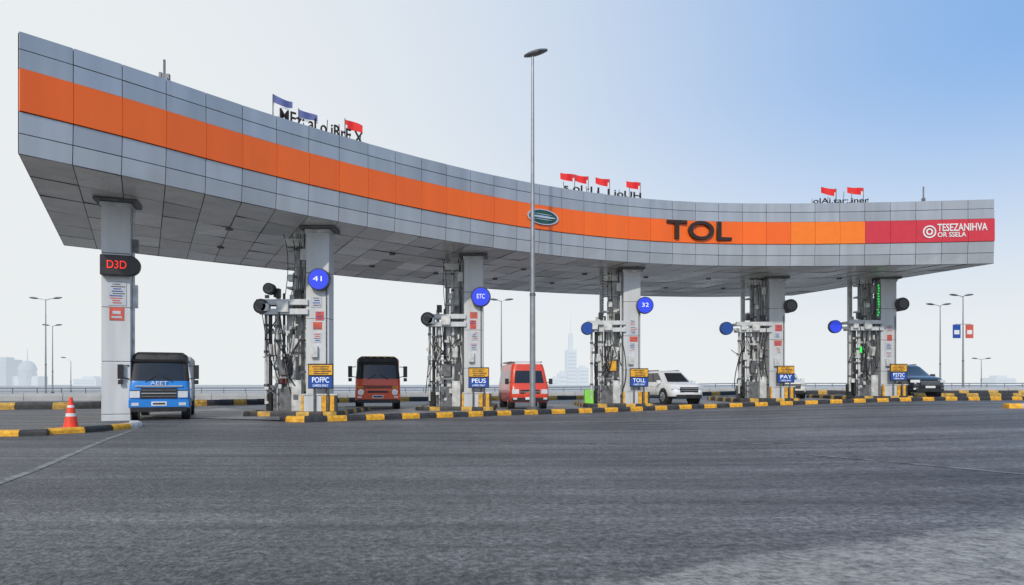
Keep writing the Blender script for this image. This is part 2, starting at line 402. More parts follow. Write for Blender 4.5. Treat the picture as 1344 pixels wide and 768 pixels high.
def kerb(name,pts,seg,w,h,ks,raw=False,parent=None,z0=None,closed=False,taper=0.8,last=None):
    L=sum((Vector(b)-Vector(a)).length for a,b in zip(pts[:-1],pts[1:]))
    n=max(2,int(L/seg)); R,_=resample([Vector(p) for p in pts],n*2)
    mb=MB()
    for i in range(n):
        sub=[R[2*i].lerp(R[2*i+1],0.012),R[2*i+1],R[2*i+2].lerp(R[2*i+1],0.012)]
        tt=[tang(R,2*i),tang(R,2*i+1),tang(R,2*i+2)]
        if closed: tt=[(R[2*i+1]-R[2*i]).normalized(),tt[1],(R[2*i+2]-R[2*i+1]).normalized()]
        vs=[];h2=h*random.uniform(.96,1.04); jo=random.uniform(-.015,.015)
        for p,t in zip(sub,tt):
            nn=nrm(t); zz=(gz(p.x) if z0 is None else z0)
            for o,z in((w/2,-0.05),(w/2*0.96,h2*0.6),(w/2*taper*0.92,h2*0.93),(w/2*taper*.75,h2),(-w/2*taper*.75,h2),(-w/2*taper*.92,h2*0.93),(-w/2,-0.05)):
                vs.append((p.x+nn.x*(o+jo),p.y+nn.y*(o+jo),zz+z))
        fs=[]
        for a in range(2):
            for q in range(6): fs.append((a*7+q,(a+1)*7+q,(a+1)*7+q+1,a*7+q+1))
        fs+=[(0,1,2,3,4,5,6),(20,19,18,17,16,15,14)]
        k=ks[i%len(ks)]
        if last and i>=n-len(last): k=last[i-n+len(last)]
        mb.add(vs,fs,k)
    return mb.obj(name,parent)
kerb('striped_kerb',kc,0.8,0.34,0.22,['kblk','yel'])
lk=spline([(-24,18.0),P2(0,18.6),P2(60,19.3),P2(110,20.0),P2(150,21.2),P2(178,22.6),P2(176,23.6)],10)
kerb('striped_kerb',lk,0.95,0.36,0.17,['yel','kblk'],last=['kwht','kwht'])
kerb('striped_kerb',spline([P2(1322,29.5),P2(1334,29),P2(1360,29.5),(26,31),(34,33)],8),0.7,0.34,0.2,['yel','kwht','kblk'])
kerb('striped_barrier',barr,0.9,0.4,0.40,['kblk','kblk','worny'],taper=0.6)
kerb('striped_kerb',spline([P2(1180,52),P2(1250,52.5),P2(1344,54),(60,58)],8),1.1,0.34,0.3,['kblk','worny'])
def line(name,pts,w,k,seg=0.5):
    L=sum((Vector(b)-Vector(a)).length for a,b in zip(pts[:-1],pts[1:]))
    R,_=resample([Vector(p) for p in pts],max(4,int(L/seg))); mb=MB(); vs=[]
    for i,p in enumerate(R):
        nn=nrm(tang(R,i))
        for o in(w/2,-w/2): x=p.x+nn.x*o; vs.append((x,p.y+nn.y*o,gz(x)+0.008))
    mb.add(vs,[(2*i,2*i+2,2*i+3,2*i+1) for i in range(len(R)-1)],k); return mb.obj(name)
def wornpaint():
    m=bpy.data.materials.new('worn_line_paint'); m.use_nodes=True; N,L=nodes(m); b=N['Principled BSDF']
    tc=N.new('ShaderNodeTexCoord'); n=N.new('ShaderNodeTexNoise'); n.inputs['Scale'].default_value=3.5; n.inputs['Detail'].default_value=8; n.inputs['Roughness'].default_value=.75
    L.new(tc.outputs['Object'],n.inputs[0]); r=N.new('ShaderNodeMapRange'); r.inputs[1].default_value=.42;r.inputs[2].default_value=.62;r.inputs[4].default_value=.7
    L.new(n.outputs[0],r.inputs[0]); mx=N.new('ShaderNodeMix'); mx.data_type='RGBA'
    mx.inputs[6].default_value=(0.10,0.10,0.097,1); mx.inputs[7].default_value=(0.42,0.42,0.40,1)
    L.new(r.outputs[0],mx.inputs[0]); L.new(mx.outputs[2],b.inputs['Base Color']); b.inputs['Roughness'].default_value=.7
    return m
M['worn']=wornpaint()
line('road_edge_line',spline([P2(184,22.8),P2(300,23.2),P2(440,22.6),P2(600,23.6),P2(720,24.5),P2(900,26.5),P2(1100,29),P2(1344,32)],8),0.16,'worn')
line('road_edge_line',spline([P2(182,22.0),P2(130,16.5),P2(60,11.8),P2(-20,9.2)],8),0.14,'worn')
line('road_lane_line',spline([P2(1040,13.6),P2(1150,12.2),P2(1344,10.2)],8),0.10,'worn')
line('road_lane_line',spline([P2(560,17.5),P2(850,16.0),P2(1000,15.8),P2(1344,16.6)],8),0.12,'worn')

# ---------------------------------------------------------------- columns & toll machines
def column(X,Y,w=1.05,d=0.85,rz=0):
    e=empty('support_column',(X,Y,0),rz)
    m=MB(); z=gz(X)-0.05; zt=ZB+0.05
    m.box((0,0,(z+zt)/2),(w-0.03,d-0.03,zt-z),'dark')
    segs=[z,0.25+gz(X),2.3,4.4,6.5,zt]
    for a,b in zip(segs[:-1],segs[1:]):
        m.box((0,0,(a+b)/2),(w,d,b-a-0.015),'col')
    m.obj('shaft',e,bevel=0.02)
    m=MB(); m.box((0,0,ZB-0.06),(w+0.5,d+0.5,0.10),'steeld'); m.box((0,0,ZB-0.2),(w+0.10,d+0.10,0.16),'steel'); m.obj('collar',e,bevel=0.02)
    return e
c1=column(WX(155,26.9),26.9,1.0,0.85,0.35)
m=MB()
m.box((0.02,-0.60,6.0),(1.02,0.30,0.78),'blk'); m.cyl((0.5,-0.46,6.0),(0.5,-0.74,6.0),0.39,'blk',n=24)
m.obj('led_display_box',c1,bevel=0.03)
text('D3D',0.44,'led',c1,(0.08,-0.765,6.0),0,0.01,width=0.66,name='led_digits')
m=MB(); m.box((0.05,-0.44,4.95),(0.62,0.02,0.95),'posterw'); 
for i in range(9): m.box((0.05+random.uniform(-.05,.05),-0.456,5.3-i*0.09),(random.uniform(.25,.5),0.01,0.035),random.choice(['bluep','posterr','steeld']))
m.box((0.03,-0.44,4.15),(0.5,0.02,0.5),'posterr'); m.box((0.03,-0.456,4.2),(0.28,0.01,0.12),'posterw'); m.box((0.03,-0.456,4.02),(0.36,0.01,0.08),'posterw')
m.cyl((0.53,0.0,2.0),(0.53,0.0,8.4),0.06,'steel',n=8); m.box((0.60,0.05,6.9),(0.2,0.3,0.5),'steeld'); m.box((0.60,0.05,4.9),(0.16,0.25,0.9),'steel'); 
m.obj('posters',c1)

def island(X,Y,x0,x1,y0,y1):
    e=empty('traffic_island',(X,Y,gz(X))); r=0.5
    pts=[]
    for cx,cy,a0 in((x1-r,y0+r,-90),(x1-r,y1-r,0),(x0+r,y1-r,90),(x0+r,y0+r,180)):
        for i in range(7):
            t=math.radians(a0+15*i); pts.append((cx+r*math.cos(t),cy+r*math.sin(t)))
    m=MB(); n=len(pts)
    m.add([(x,y,0.19) for x,y in pts],[tuple(range(n))],'conc'); m.obj('slab',e)
    pts.append(pts[0])
    kerb('striped_edge',pts,0.55,0.3,0.22,['worny','kblk','kblk'],parent=e,z0=0,closed=True)
def round_sign(parent,x,y,z,r,k='bluesign',txt=None,name='round_sign',rim='blk'):
    m=MB(); m.cyl((x,y+0.22,z),(x,y,z),r*1.0,rim,n=32); m.cyl((x,y+0.0,z),(x,y-0.03,z),r*0.90,k,n=32)
    m.cyl((x,y+0.5,z),(x,y+0.2,z),0.06,'steeld',n=8)
    m.obj(name,parent,smooth=True)
    if txt:
        text(txt,r*0.66,'whe',parent,(x,y-0.045,z+0.02*r),0,0.005,width=r*0.8,name=name+'_text')
def machine(X,Y,v):
    g=gz(X); rnd=random.Random(v*11+3)
    e=empty('toll_collection_machine',(X,Y,g))
    m=MB()
    H=ZB-g+0.02
    def box(x,y,z0,z1,w,d,k): m.box((x,y,(z0+z1)/2),(w,d,z1-z0),k)
    box(-0.98,0.9,0.2,H,0.62,0.6,'steel'); box(-1.62,1.6,0.2,H if v in(3,4,5,6) else 6.8,0.22,0.3,'steel')
    box(-0.62,0.55,0.2,H,0.10,0.14,'col')
    box(-1.30,0.75,0.2,6.6,0.14,0.16,'steel'); box(-2.05,0.4,0.2,5.6,0.16,0.18,'steel'); box(-1.42,0.2,0.2,5.2,0.28,0.26,'col')
    for z in(5.9,6.9,7.7):
        box(-1.15,0.75,z,z+0.1,1.1,0.5,'steel')
    for z,xa in((5.15,-2.75),(4.72,-2.6)):
        m.box(((xa-0.4)/2,-0.45,z),(-0.4-xa,0.22,0.26),'col'); m.box(((xa-0.4)/2,0.45,z),(-0.4-xa,0.16,0.16),'steel')
        m.box((xa+0.15,0.1,z),(0.18,1.1,0.16),'steel')
    m.box((-1.5,-0.6,4.93),(0.5,0.22,0.5),'steel'); m.box((-2.3,-0.6,4.9),(0.34,0.2,0.34),'steel')
    m.obj('steel_frame',e,bevel=0.012)
    m=MB()
    for x,y,z0,z1,r,k in((-2.45,-0.1,0.5,4.7,0.07,'steel'),(-2.2,-0.25,0.3,4.6,0.09,'blk'),(-1.9,-0.2,1.6,4.7,0.11,'steel'),(-1.9,-0.2,0.2,1.6,0.07,'chrome'),
                         (-1.62,-0.1,0.3,5.6,0.06,'blk'),(-1.15,-0.1,0.3,4.7,0.09,'steel'),(-0.8,-0.05,0.3,6.8,0.05,'steeld'),(-0.68,0.1,0.3,8.2,0.04,'steel'),(-1.22,0.3,4.7,8.3,0.06,'steel')):
        m.cyl((x,y,z0),(x,y,z1),r,k,n=12)
        for q in range(3):
            zz=z0+(z1-z0)*(0.15+0.3*q+rnd.uniform(0,.12)); m.cyl((x,y,zz),(x,y,zz+0.12),r*1.45,'steeld' if k!='steeld' else 'steel',n=12)
    m.box((-1.55,0.15,0.75),(1.1,0.7,1.1),'steeld'); m.box((-0.95,-0.2,0.9),(0.45,0.5,1.4),'steel'); m.box((-2.25,0.2,0.6),(0.45,0.5,0.8),'blk')
    m.box((-1.5,-0.25,2.2),(0.5,0.35,0.7),'steeld'); m.box((-1.05,-0.3,3.2),(0.34,0.3,0.6),'steel'); m.box((-2.1,-0.2,3.0),(0.3,0.3,0.5),'steel')
    m.box((-1.75,-0.2,3.8),(0.9,0.22,0.14),'steel'); m.box((-1.6,-0.15,2.75),(1.3,0.16,0.12),'steel'); m.box((-1.7,-0.15,1.75),(1.2,0.18,0.12),'steel')
    m.box((-0.9,-0.3,5.5),(0.3,0.25,0.45),'blk'); m.box((-1.9,-0.2,5.6),(0.26,0.3,0.4),'blk'); m.box((-1.3,-0.1,6.3),(0.22,0.3,0.3),'steel')
    m.box((-0.75,0.1,7.4),(0.3,0.3,0.5),'steel'); m.box((-1.25,0.4,8.0),(0.9,0.5,0.35),'steel')
    for _ in range(26):
        m.box((rnd.uniform(-2.5,-0.6),rnd.uniform(-.5,.1),rnd.uniform(.5,5.6)),(rnd.uniform(.06,.24),rnd.uniform(.06,.2),rnd.uniform(.06,.3)),rnd.choice(['steel','blk','steeld','steel','col']))
    m.obj('pistons_and_cabinets',e,bevel=0.01)
    m=MB()
    for _ in range(13):
        xa=rnd.uniform(-2.6,-0.6); xb=xa+rnd.uniform(-.6,.6); za=rnd.uniform(3.2,5.3); zb=rnd.uniform(.6,3.5)
        m.hose((xa,-0.5,za),(min(-.6,xb),-0.35,zb),rnd.uniform(.1,.7),rnd.uniform(.018,.035),rnd.choice(['blk','blk','rub','steeld']),side=(rnd.uniform(-.4,.3),rnd.uniform(-.3,0)))
    for _ in range(5):
        xa=rnd.uniform(-1.8,-0.6); m.hose((xa,0.2,8.4),(xa+rnd.uniform(-.2,.2),-0.1,5.3),-0.2,0.018,'blk',side=(rnd.uniform(-.2,.2),0))
    if v==4:
        for i in range(16): m.cyl((-1.75,-0.2,5.5+i*0.17),(-1.75,-0.2,5.6+i*0.17),0.05,'steeld',n=8)
    m.obj('hoses_and_cables',e)
    if v in(2,3):
        m=MB(); 
        for (x,z,r) in((-2.5,4.95,0.34),(-2.15,5.75,0.26)) if v==2 else ((-2.5,5.0,0.38),):
            m.cyl((x,-0.3,z),(x,-0.65,z),r,'blk',n=28); m.cyl((x,-0.64,z),(x,-0.70,z),r*0.72,'steel',n=24,cap='steeld'); m.cyl((x-0.0,-0.69,z),(x,-0.74,z),r*0.4,'glass',n=20)
        m.obj('camera_housing',e,smooth=True)
    m=MB(); sx=0.32; 
    m.box((sx,-1.0,1.78),(1.12,0.08,1.12),'blk'); m.box((sx,-1.045,2.06),(1.04,0.02,0.44),'yel'); m.box((sx,-1.045,1.52),(1.04,0.02,0.50),'bluep')
    m.cyl((sx-.3,-0.95,0.15),(sx-.3,-0.95,1.9),0.05,'steeld',n=8); m.cyl((sx+.3,-0.95,0.15),(sx+.3,-0.95,1.9),0.05,'steeld',n=8)
    for i in range(4): m.box((sx+rnd.uniform(-.1,.1),-1.06,2.2-i*0.1),(rnd.uniform(.5,.8),0.01,0.035),'kblk')
    m.obj('fare_sign_board',e)
    text(['PAY','P272C','POFPC','PEUS','TOLL'][v%5],0.34,'whe',e,(sx,-1.062,1.60),0,0.004,width=0.75,name='fare_sign_text')
    text('CARDS ONLY',0.14,'whe',e,(sx,-1.062,1.36),0,0.004,width=0.7,name='fare_sign_text')
    m=MB()
    m.box((-0.1,-0.78,0.56),(0.8,0.14,0.72),'col')
    for i,(a,b) in enumerate(((0.32,0.52),(0.525,0.68),(0.685,0.88),(0.885,1.0))):
        m.box(((a+b)/2,-0.80,0.56),(b-a,0.16,0.72),'yel' if i%2==0 else 'kblk')
    m.box((-0.56,-0.80,0.56),(0.1,0.16,0.72),'yel')
    m.box((0.22,-0.74,0.96),(1.6,0.3,0.06),'steel')
    m.obj('striped_base_guard',e)
    return e
def posters(e,d,n=4,seed=0):
    rnd=random.Random(seed); m=MB(); y=-d/2-0.012
    z=5.4
    for i in range(n):
        h=rnd.uniform(.3,.5); w=rnd.uniform(.3,.5); x=rnd.uniform(-.05,.12)
        m.box((x,y,z-h/2),(w,0.02,h),rnd.choice(['posterw','posterw','posterr']))
        for k in range(4): m.box((x+rnd.uniform(-.04,.04),y-0.014,z-0.06-k*h/4.5),(w*rnd.uniform(.4,.85),0.006,h/11),rnd.choice(['bluep','posterr','steeld']))
        z-=h+rnd.uniform(.05,.2)
    m.box((-0.1,-d/2-0.1,2.9),(0.3,0.2,0.5),'steel'); m.cyl((0.42,y-0.02,1),(0.42,y-0.02,6),0.03,'steeld',n=6)
    m.obj('posters',e)
ST=[(2,420,31.5),(3,622,38.0),(4,828,42.4),(5,1017,46.0),(6,1162,46.2)]
for v,px,Y in ST:
    X=WX(px,Y); c=column(X,Y); posters(c,0.85,4,v)
    island(X,Y,-2.95,1.05,-1.55,5.6)
    e=machine(X,Y,v); g=gz(X)
    zz=6.15-g
    if v==2: round_sign(e,0.15,-0.75,zz,0.50,txt='41')
    if v==3: round_sign(e,0.42,-0.75,zz+0.05,0.54,txt='ETC')
    if v==4: round_sign(e,0.74,-0.75,zz+0.1,0.52,txt='32'); round_sign(e,-2.75,-0.6,4.8,0.40,k='bluep',name='round_device')
    if v in(5,6):
        round_sign(e,-3.4 if v==5 else -3.6,-0.5,4.85,0.44,k='bluep' if v==5 else 'bluesign',name='round_device',txt=None)
        m=MB(); m.box((-3.0,-0.2,4.8),(0.9,0.14,0.14),'steel'); x=0.85
        m.cyl((x,0.1,6.35),(x,-0.6,6.35),0.44,'blk',n=28); m.cyl((x,-0.6,6.35),(x,-0.66,6.35),0.30,'glass',n=24); m.box((x-0.2,0.1,6.35),(0.5,0.2,0.2),'steeld')
        m.obj('signal_lamp_housing',e,smooth=True)
    if v==6:
        m=MB()
        for i in range(12): m.box((-0.72+random.uniform(-.04,.04),-0.46,7.6-i*0.18),(random.uniform(.04,.12),0.06,random.uniform(.05,.13)),'ledg')
        m.box((-0.72,-0.40,6.6),(0.22,0.06,2.4),'steeld'); m.box((-1.9,-0.5,3.3),(0.1,0.06,0.4),'ledg')
        m.obj('green_signal_strip',e)
    if v==4:
        m=MB(); m.box((-2.6,0.1,0.6),(0.55,0.5,0.9),'vis'); m.obj('green_cabinet',e,bevel=0.03)
        m=MB(); m.box((-1.2,-0.55,2.5),(0.4,0.08,0.6),'yel'); m.obj('yellow_panel',e)
    if v==2:
        m=MB(); m.box((-2.1,1.5,1.6),(0.7,0.5,1.5),'steeld'); m.box((-2.2,1.22,1.8),(0.5,0.04,0.7),'posterr'); m.obj('side_cabinet',e,bevel=0.02)

def lamppost(X,Y,H,arms,r=0.14,head=1.1,rz=0,name='street_lamp',tilt=0.10):
    e=empty(name,(X,Y,gz(X)),rz); m=MB()
    m.cyl((0,0,0.0),(0,0,0.35),r*1.9,'steeld',n=16); m.cyl((0,0,0.3),(0,0,H*0.33),r,'galv',r1=r*0.85,n=16); m.cyl((0,0,H*0.33),(0,0,H),r*0.78,'galv',r1=r*0.42,n=16)
    m.cyl((0,0,H*.33-.05),(0,0,H*.33+.08),r*0.98,'steeld',n=16); m.obj('pole',e,smooth=True)
    for s,L,t in arms:
        m=MB(); m.tube([(0,0,H-0.1),(s*L*0.5,0,H+t*0.5),(s*L,0,H+t)],r*0.35,'galv')
        N=12; vs=[];hw=head
        for i in range(N+1):
            u=i/N; wd=0.20*head*math.sin(math.pi*min(1,0.06+u*0.9))**0.6+0.01; th=0.13*head*math.sin(math.pi*(0.06+u*0.88))**0.7+0.01
            cx=s*(L-0.1+u*hw); cz=H+t+tilt*u
            for k in range(10):
                a=2*math.pi*k/10; vs.append((cx,wd*math.cos(a),cz+th*math.sin(a)*(1 if math.sin(a)>0 else .7)))
        fs=[(i*10+k,i*10+(k+1)%10,(i+1)*10+(k+1)%10,(i+1)*10+k) for i in range(N) for k in range(10)]+[tuple(range(9,-1,-1)),tuple(range(N*10,N*10+10))]
        m.add(vs,fs,'steeld'); m.obj('lamp_head',e,smooth=True)
    return e
Yl=33.4
e=lamppost(WX(699,Yl),Yl,17.55,[(1,-0.32,-0.08)],r=0.15,head=1.15,tilt=0.30)
def bglamp(px,top,Y,arms,r=0.11): 
    H=CH+(HZ-top)*Y/F; return lamppost(WX(px,Y),Y,H,arms,r=r,head=1.0)
bglamp(60,393,80,[(-1,1.0,0.1),(1,1.0,0.1)]); bglamp(69,428,100,[(-1,0.6,0.1),(1,0.5,0.1)]); bglamp(93,474,130,[(-1,1.0,.6)])
bglamp(658,395,80,[(-1,0.5,0.1),(1,0.5,0.1)]); b1=bglamp(1234,406,82,[(-1,0.8,0.1),(1,0.4,0.1)]); b2=bglamp(1264,394,80,[(-1,0.7,0.1),(1,0.3,0.1)],.13); bglamp(1288,475,120,[(-1,0.8,.1),(1,.8,.1)])
m=MB()
for s,k in((-1,'bluep'),(1,'posterr')):
    m.box((s*0.75,0,7.2),(0.9,0.05,1.6),k); m.box((s*0.5,0,8.05),(0.9,0.05,0.05),'steeld'); m.box((s*0.75,-0.03,7.1),(0.6,0.02,0.5),'wht')
m.obj('pole_banners',b2)

wl=spline([(-120,52),(-60,56),(-22,64),(-8,70),(10,74),(40,76),(80,74),(160,70)],10)
kerb('parapet_wall',wl,3.0,0.4,0.62,['wall'],taper=.8)
R,_=resample(wl,150); m=MB()
for p in R: m.cyl((p.x,p.y,gz(p.x)+.5),(p.x,p.y,gz(p.x)+1.1),0.05,'galv',n=6)
m.tube([(p.x,p.y,gz(p.x)+1.1) for p in R],0.05,'galv',6); m.tube([(p.x,p.y,gz(p.x)+.85) for p in R],0.035,'galv',6)
m.obj('railing')

e=empty('traffic_cone',(WX(93,21.6),21.6,gz(0)))
m=MB(); m.box((0,0,0.03),(0.56,0.56,0.06),'cone'); 
zs=[0.06,0.40,0.50,0.68,0.75,1.0]; ks=['cone','wht','cone','wht','cone']
rr_=lambda z:0.21-(z-.06)*0.175
for a,b,k in zip(zs[:-1],zs[1:],ks): m.cyl((0,0,a),(0,0,b),rr_(a),k,r1=rr_(b),n=24)
m.obj('cone_body',e,smooth=True)

# ---------------------------------------------------------------- vehicles
def rrect(hw,yf,yb,r,nx=8,ny=12,nc=4):
    P=[];T=[]
    def seg(a,b,n,t):
        for i in range(n): P.append((a[0]+(b[0]-a[0])*i/n,a[1]+(b[1]-a[1])*i/n)); T.append((t,i/n))
    def arc(cx,cy,a0):
        for i in range(nc):
            t=math.radians(a0+90*i/nc); P.append((cx+r*math.cos(t),cy+r*math.sin(t))); T.append(('C',a0))
    seg((-hw+r,yf),(hw-r,yf),nx,'F'); arc(hw-r,yf+r,-90); seg((hw,yf+r),(hw,yb-r),ny,'R'); arc(hw-r,yb-r,0)
    seg((hw-r,yb),(-hw+r,yb),nx,'B'); arc(-hw+r,yb-r,90); seg((-hw,yb-r),(-hw,yf+r),ny,'L'); arc(-hw+r,yf+r,180)
    return P,T
def loft(levels,fn,name,parent,crown=0.0,ang=40,top='paint'):
    m=MB(); vs=[];fs=[];ks=[]; n=None
    for (z,hw,yf,yb,r) in levels:
        P,T=rrect(hw,yf,yb,r); n=len(P)
        for (x,y),t in zip(P,T):
            c=crown*(1-(x/hw)**2) ; vs.append((x,y-(c if y<(yf+yb)/2 and abs(y-yf)<r+.01 else 0),z))
    for l in range(len(levels)-1):
        for i in range(n):
            j=(i+1)%n; fs.append((l*n+i,l*n+j,(l+1)*n+j,(l+1)*n+i)); ks.append(fn(l,T[i][0],T[i][1]))
    L=len(levels)-1
    fs.append(tuple(range(L*n,L*n+n))); ks.append(top); fs.append(tuple(range(n-1,-1,-1))); ks.append('blk')
    m.add(vs,fs,ks); return m.obj(name,parent,smooth=True,ang=ang)
def wheels(e,ys,hw,r,w=0.26,arch=True):
    m=MB()
    for y in ys:
        for s in(-1,1):
            x=s*hw
            if arch: m.cyl((x-s*0.3,y,r*1.02),(x+s*0.006,y,r*1.02),r*1.17,'blk',n=28)
            m.cyl((x-s*w,y,r),(x+s*0.02,y,r),r,'rub',n=28); m.cyl((x-s*.1,y,r),(x+s*0.03,y,r),r*0.62,'chrome',n=20)
            m.cyl((x,y,r),(x+s*0.045,y,r),r*0.2,'steeld',n=12)
            for k in range(5):
                t=k*2*math.pi/5; m.box((x+s*0.032,y+math.cos(t)*r*.42,r+math.sin(t)*r*.42),(0.012,r*.16,r*.16),'blk')
    m.obj('wheels',e,smooth=True)
def mirrors_truck(e,hw,z,y,h=0.5):
    m=MB()
    for s in(-1,1):
        m.box((s*(hw+0.24),y,z),(0.20,0.12,h),'blk'); m.tube([(s*(hw-.05),y+.1,z+h*.45),(s*(hw+.2),y+.02,z+h*.4)],0.02,'blk'); m.tube([(s*(hw-.05),y+.1,z-h*.5),(s*(hw+.2),y+.02,z-h*.4)],0.02,'blk')
        m.box((s*(hw+0.24),y-.01,z-h*.72),(0.17,0.1,h*.3),'blk')
    m.obj('mirrors',e,bevel=0.03)
def truck(X,Y,rz,paint,upper,style):
    e=empty('truck' ,(X,Y,gz(X)+0.02),rz)
    hw=1.12
    lv=[(.42,hw-.05,.03,1.85,.15),(.50,hw,0,1.9,.18),(.98,hw,0,1.9,.18),(1.42,hw-.01,.04,1.9,.18),(1.50,hw-.02,.07,1.9,.18),(2.20,hw-.09,.24,1.88,.16),(2.28,hw-.10,.26,1.87,.16),(2.52,hw-.13,.34,1.83,.18),(2.63,hw-.28,.52,1.7,.2)]
    def fn(l,t,u):
        if l==4: 
            if t=='F': return 'glass'
            if t in 'RL': 
                uu=u if t=='R' else 1-u
                return 'glass' if 0.08<=uu<0.6 else paint
            return upper
        if l>=5: return upper
        return paint
    loft(lv,fn,'cab',e,crown=0.05,top=upper)
    m=MB()
    m.box((0,0.0,0.62),(2.16,0.16,0.30),paint if style==0 else 'red'); m.box((0,-0.02,0.40),(2.0,0.18,0.18),'blk')
    m.box((0,-0.085,0.62),(0.55,0.02,0.16),'wht'); m.box((0,-0.098,0.62),(0.45,0.008,0.07),'kblk')
    if style==0:
        m.box((0,-0.04,1.02),(1.30,0.06,0.42),'blk')
        for i in range(3): m.box((0,-0.08,0.9+i*0.12),(1.26,0.03,0.035),'chrome' if i==1 else 'steeld')
        m.box((0,-0.035,1.30),(1.7,0.06,0.05),'chrome')
    else:
        m.box((0,-0.04,1.10),(1.5,0.05,0.14),'blk'); m.box((0,-0.07,1.1),(1.4,0.02,0.03),'red')
        m.box((0,-0.03,0.86),(1.0,0.05,0.10),'blk')
    for s in(-1,1):
        if style==0:
            m.box((s*0.86,-0.03,0.98),(0.36,0.10,0.26),'lens',rz=s*0.12); m.box((s*0.86,-0.02,1.13),(0.38,0.06,0.03),'blk',rz=s*.12)
            m.box((s*0.85,-0.09,0.60),(0.26,0.02,0.12),'lens')
        else:
            m.cyl((s*0.84,0.02,0.84),(s*0.84,-0.09,0.84),0.15,'chrome',n=24); m.cyl((s*0.84,-0.08,0.84),(s*0.84,-0.11,0.84),0.12,'lens',n=24)
            m.box((s*0.84,-0.06,1.08),(0.28,0.03,0.1),'yel')
            m.box((s*0.9,-0.09,0.60),(0.2,0.02,0.09),'lens')
        m.tube([(s*0.5,-0.02,1.46),(s*0.1,0.05,1.72)],0.014,'blk')
        m.box((s*(hw+0.005),1.1,1.15),(0.02,0.14,0.04),'blk')
    m.box((0,0.22,2.30),(1.95,0.22,0.07),'blk',rx=.3)
    if style==1:
        for x in(-.7,-.35,0,.35,.7): m.box((x,0.40,2.60),(0.13,0.08,0.06),'yel')
    m.box((0,0.11,1.55),(1.85,0.05,0.05),'blk',rx=-.2)
    m.obj('front_details',e,bevel=0.012)
    m=MB(); m.box((0,4.2,1.58),(2.16,4.4,1.9),'steel' if style==0 else 'red2'); m.box((0,4.2,0.55),(1.9,4.4,0.14),'steeld')
    for i in range(9): m.box((0,2.2+i*0.5,1.56),(2.20,0.05,1.8),'steel' if style==0 else 'red')
    m.obj('cargo_body',e,bevel=0.02)
    wheels(e,[0.75,5.0],hw-0.03,0.43,0.28,arch=True)
    mirrors_truck(e,hw,1.85,-.05,.55)
    return e
b=truck(WX(209,27.0),27.0,math.radians(23),'blue','kblk',0)
text('AEET',0.2,'wht',b,(0,-0.075,1.41),0,0.01,width=0.62,name='badge')
b.scale=(0.98,0.98,1.02)
b=truck(WX(496,38.5),38.5,math.radians(11),'red','kblk',1); b.scale=(1.12,1.0,1.14)
def van(X,Y,rz):
    e=empty('minibus',(X,Y,gz(X)+0.02),rz); hw=1.0
    lv=[(.35,hw-.06,.05,5.0,.18),(.48,hw,-.02,5.1,.2),(.95,hw,0,5.1,.22),(1.28,hw-.01,.12,5.1,.22),(1.36,hw-.03,.24,5.08,.2),(2.02,hw-.12,.52,5.0,.2),(2.14,hw-.14,.58,4.98,.2),(2.36,hw-.18,.7,4.9,.25),(2.44,hw-.35,1.0,4.7,.25)]
    def fn(l,t,u):
        if l==4:
            if t=='F': return 'glass'
            if t in 'RL':
                uu=u if t=='R' else 1-u; i=int(round(uu*12)); return 'red2' if i in(3,7,11) else 'glass'
            if t=='B': return 'glass'
        return 'red2'
    loft(lv,fn,'body',e,crown=0.06,top='red2')
    m=MB(); m.box((0,-0.03,0.9),(1.0,0.06,0.22),'blk'); m.box((0,-0.07,0.9),(0.95,0.02,0.03),'chrome'); m.box((0,-.06,.50),(1.9,0.12,0.2),'blk'); m.box((0,-.13,.56),(.5,.02,.13),'wht')
    for s in(-1,1):
        m.box((s*.74,-.01,.92),(.34,.08,.24),'lens',rz=s*.25); m.box((s*.78,-.12,.55),(.2,.02,.1),'lens')
        m.box((s*1.14,.35,1.45),(.18,.12,.3),'blk'); m.tube([(s*.95,.4,1.4),(s*1.1,.36,1.42)],.02,'blk')
        m.tube([(s*.45,.18,1.34),(s*.05,.30,1.62)],.014,'blk'); m.box((s*.8,2.8,2.50),(.05,3.4,.05),'steeld')
    for y in(1.3,2.3,3.3,4.3): m.box((0,y,2.49),(1.6,.05,.05),'steeld')
    m.box((0,0.85,2.42),(1.3,.3,.12),'wht')
    m.obj('front_details',e,bevel=0.015)
    wheels(e,[1.0,4.1],hw-0.02,0.37)
    return e
b=van(WX(695,39.5),38.6,math.radians(11)); b.scale=(1.12,.8,1.08)
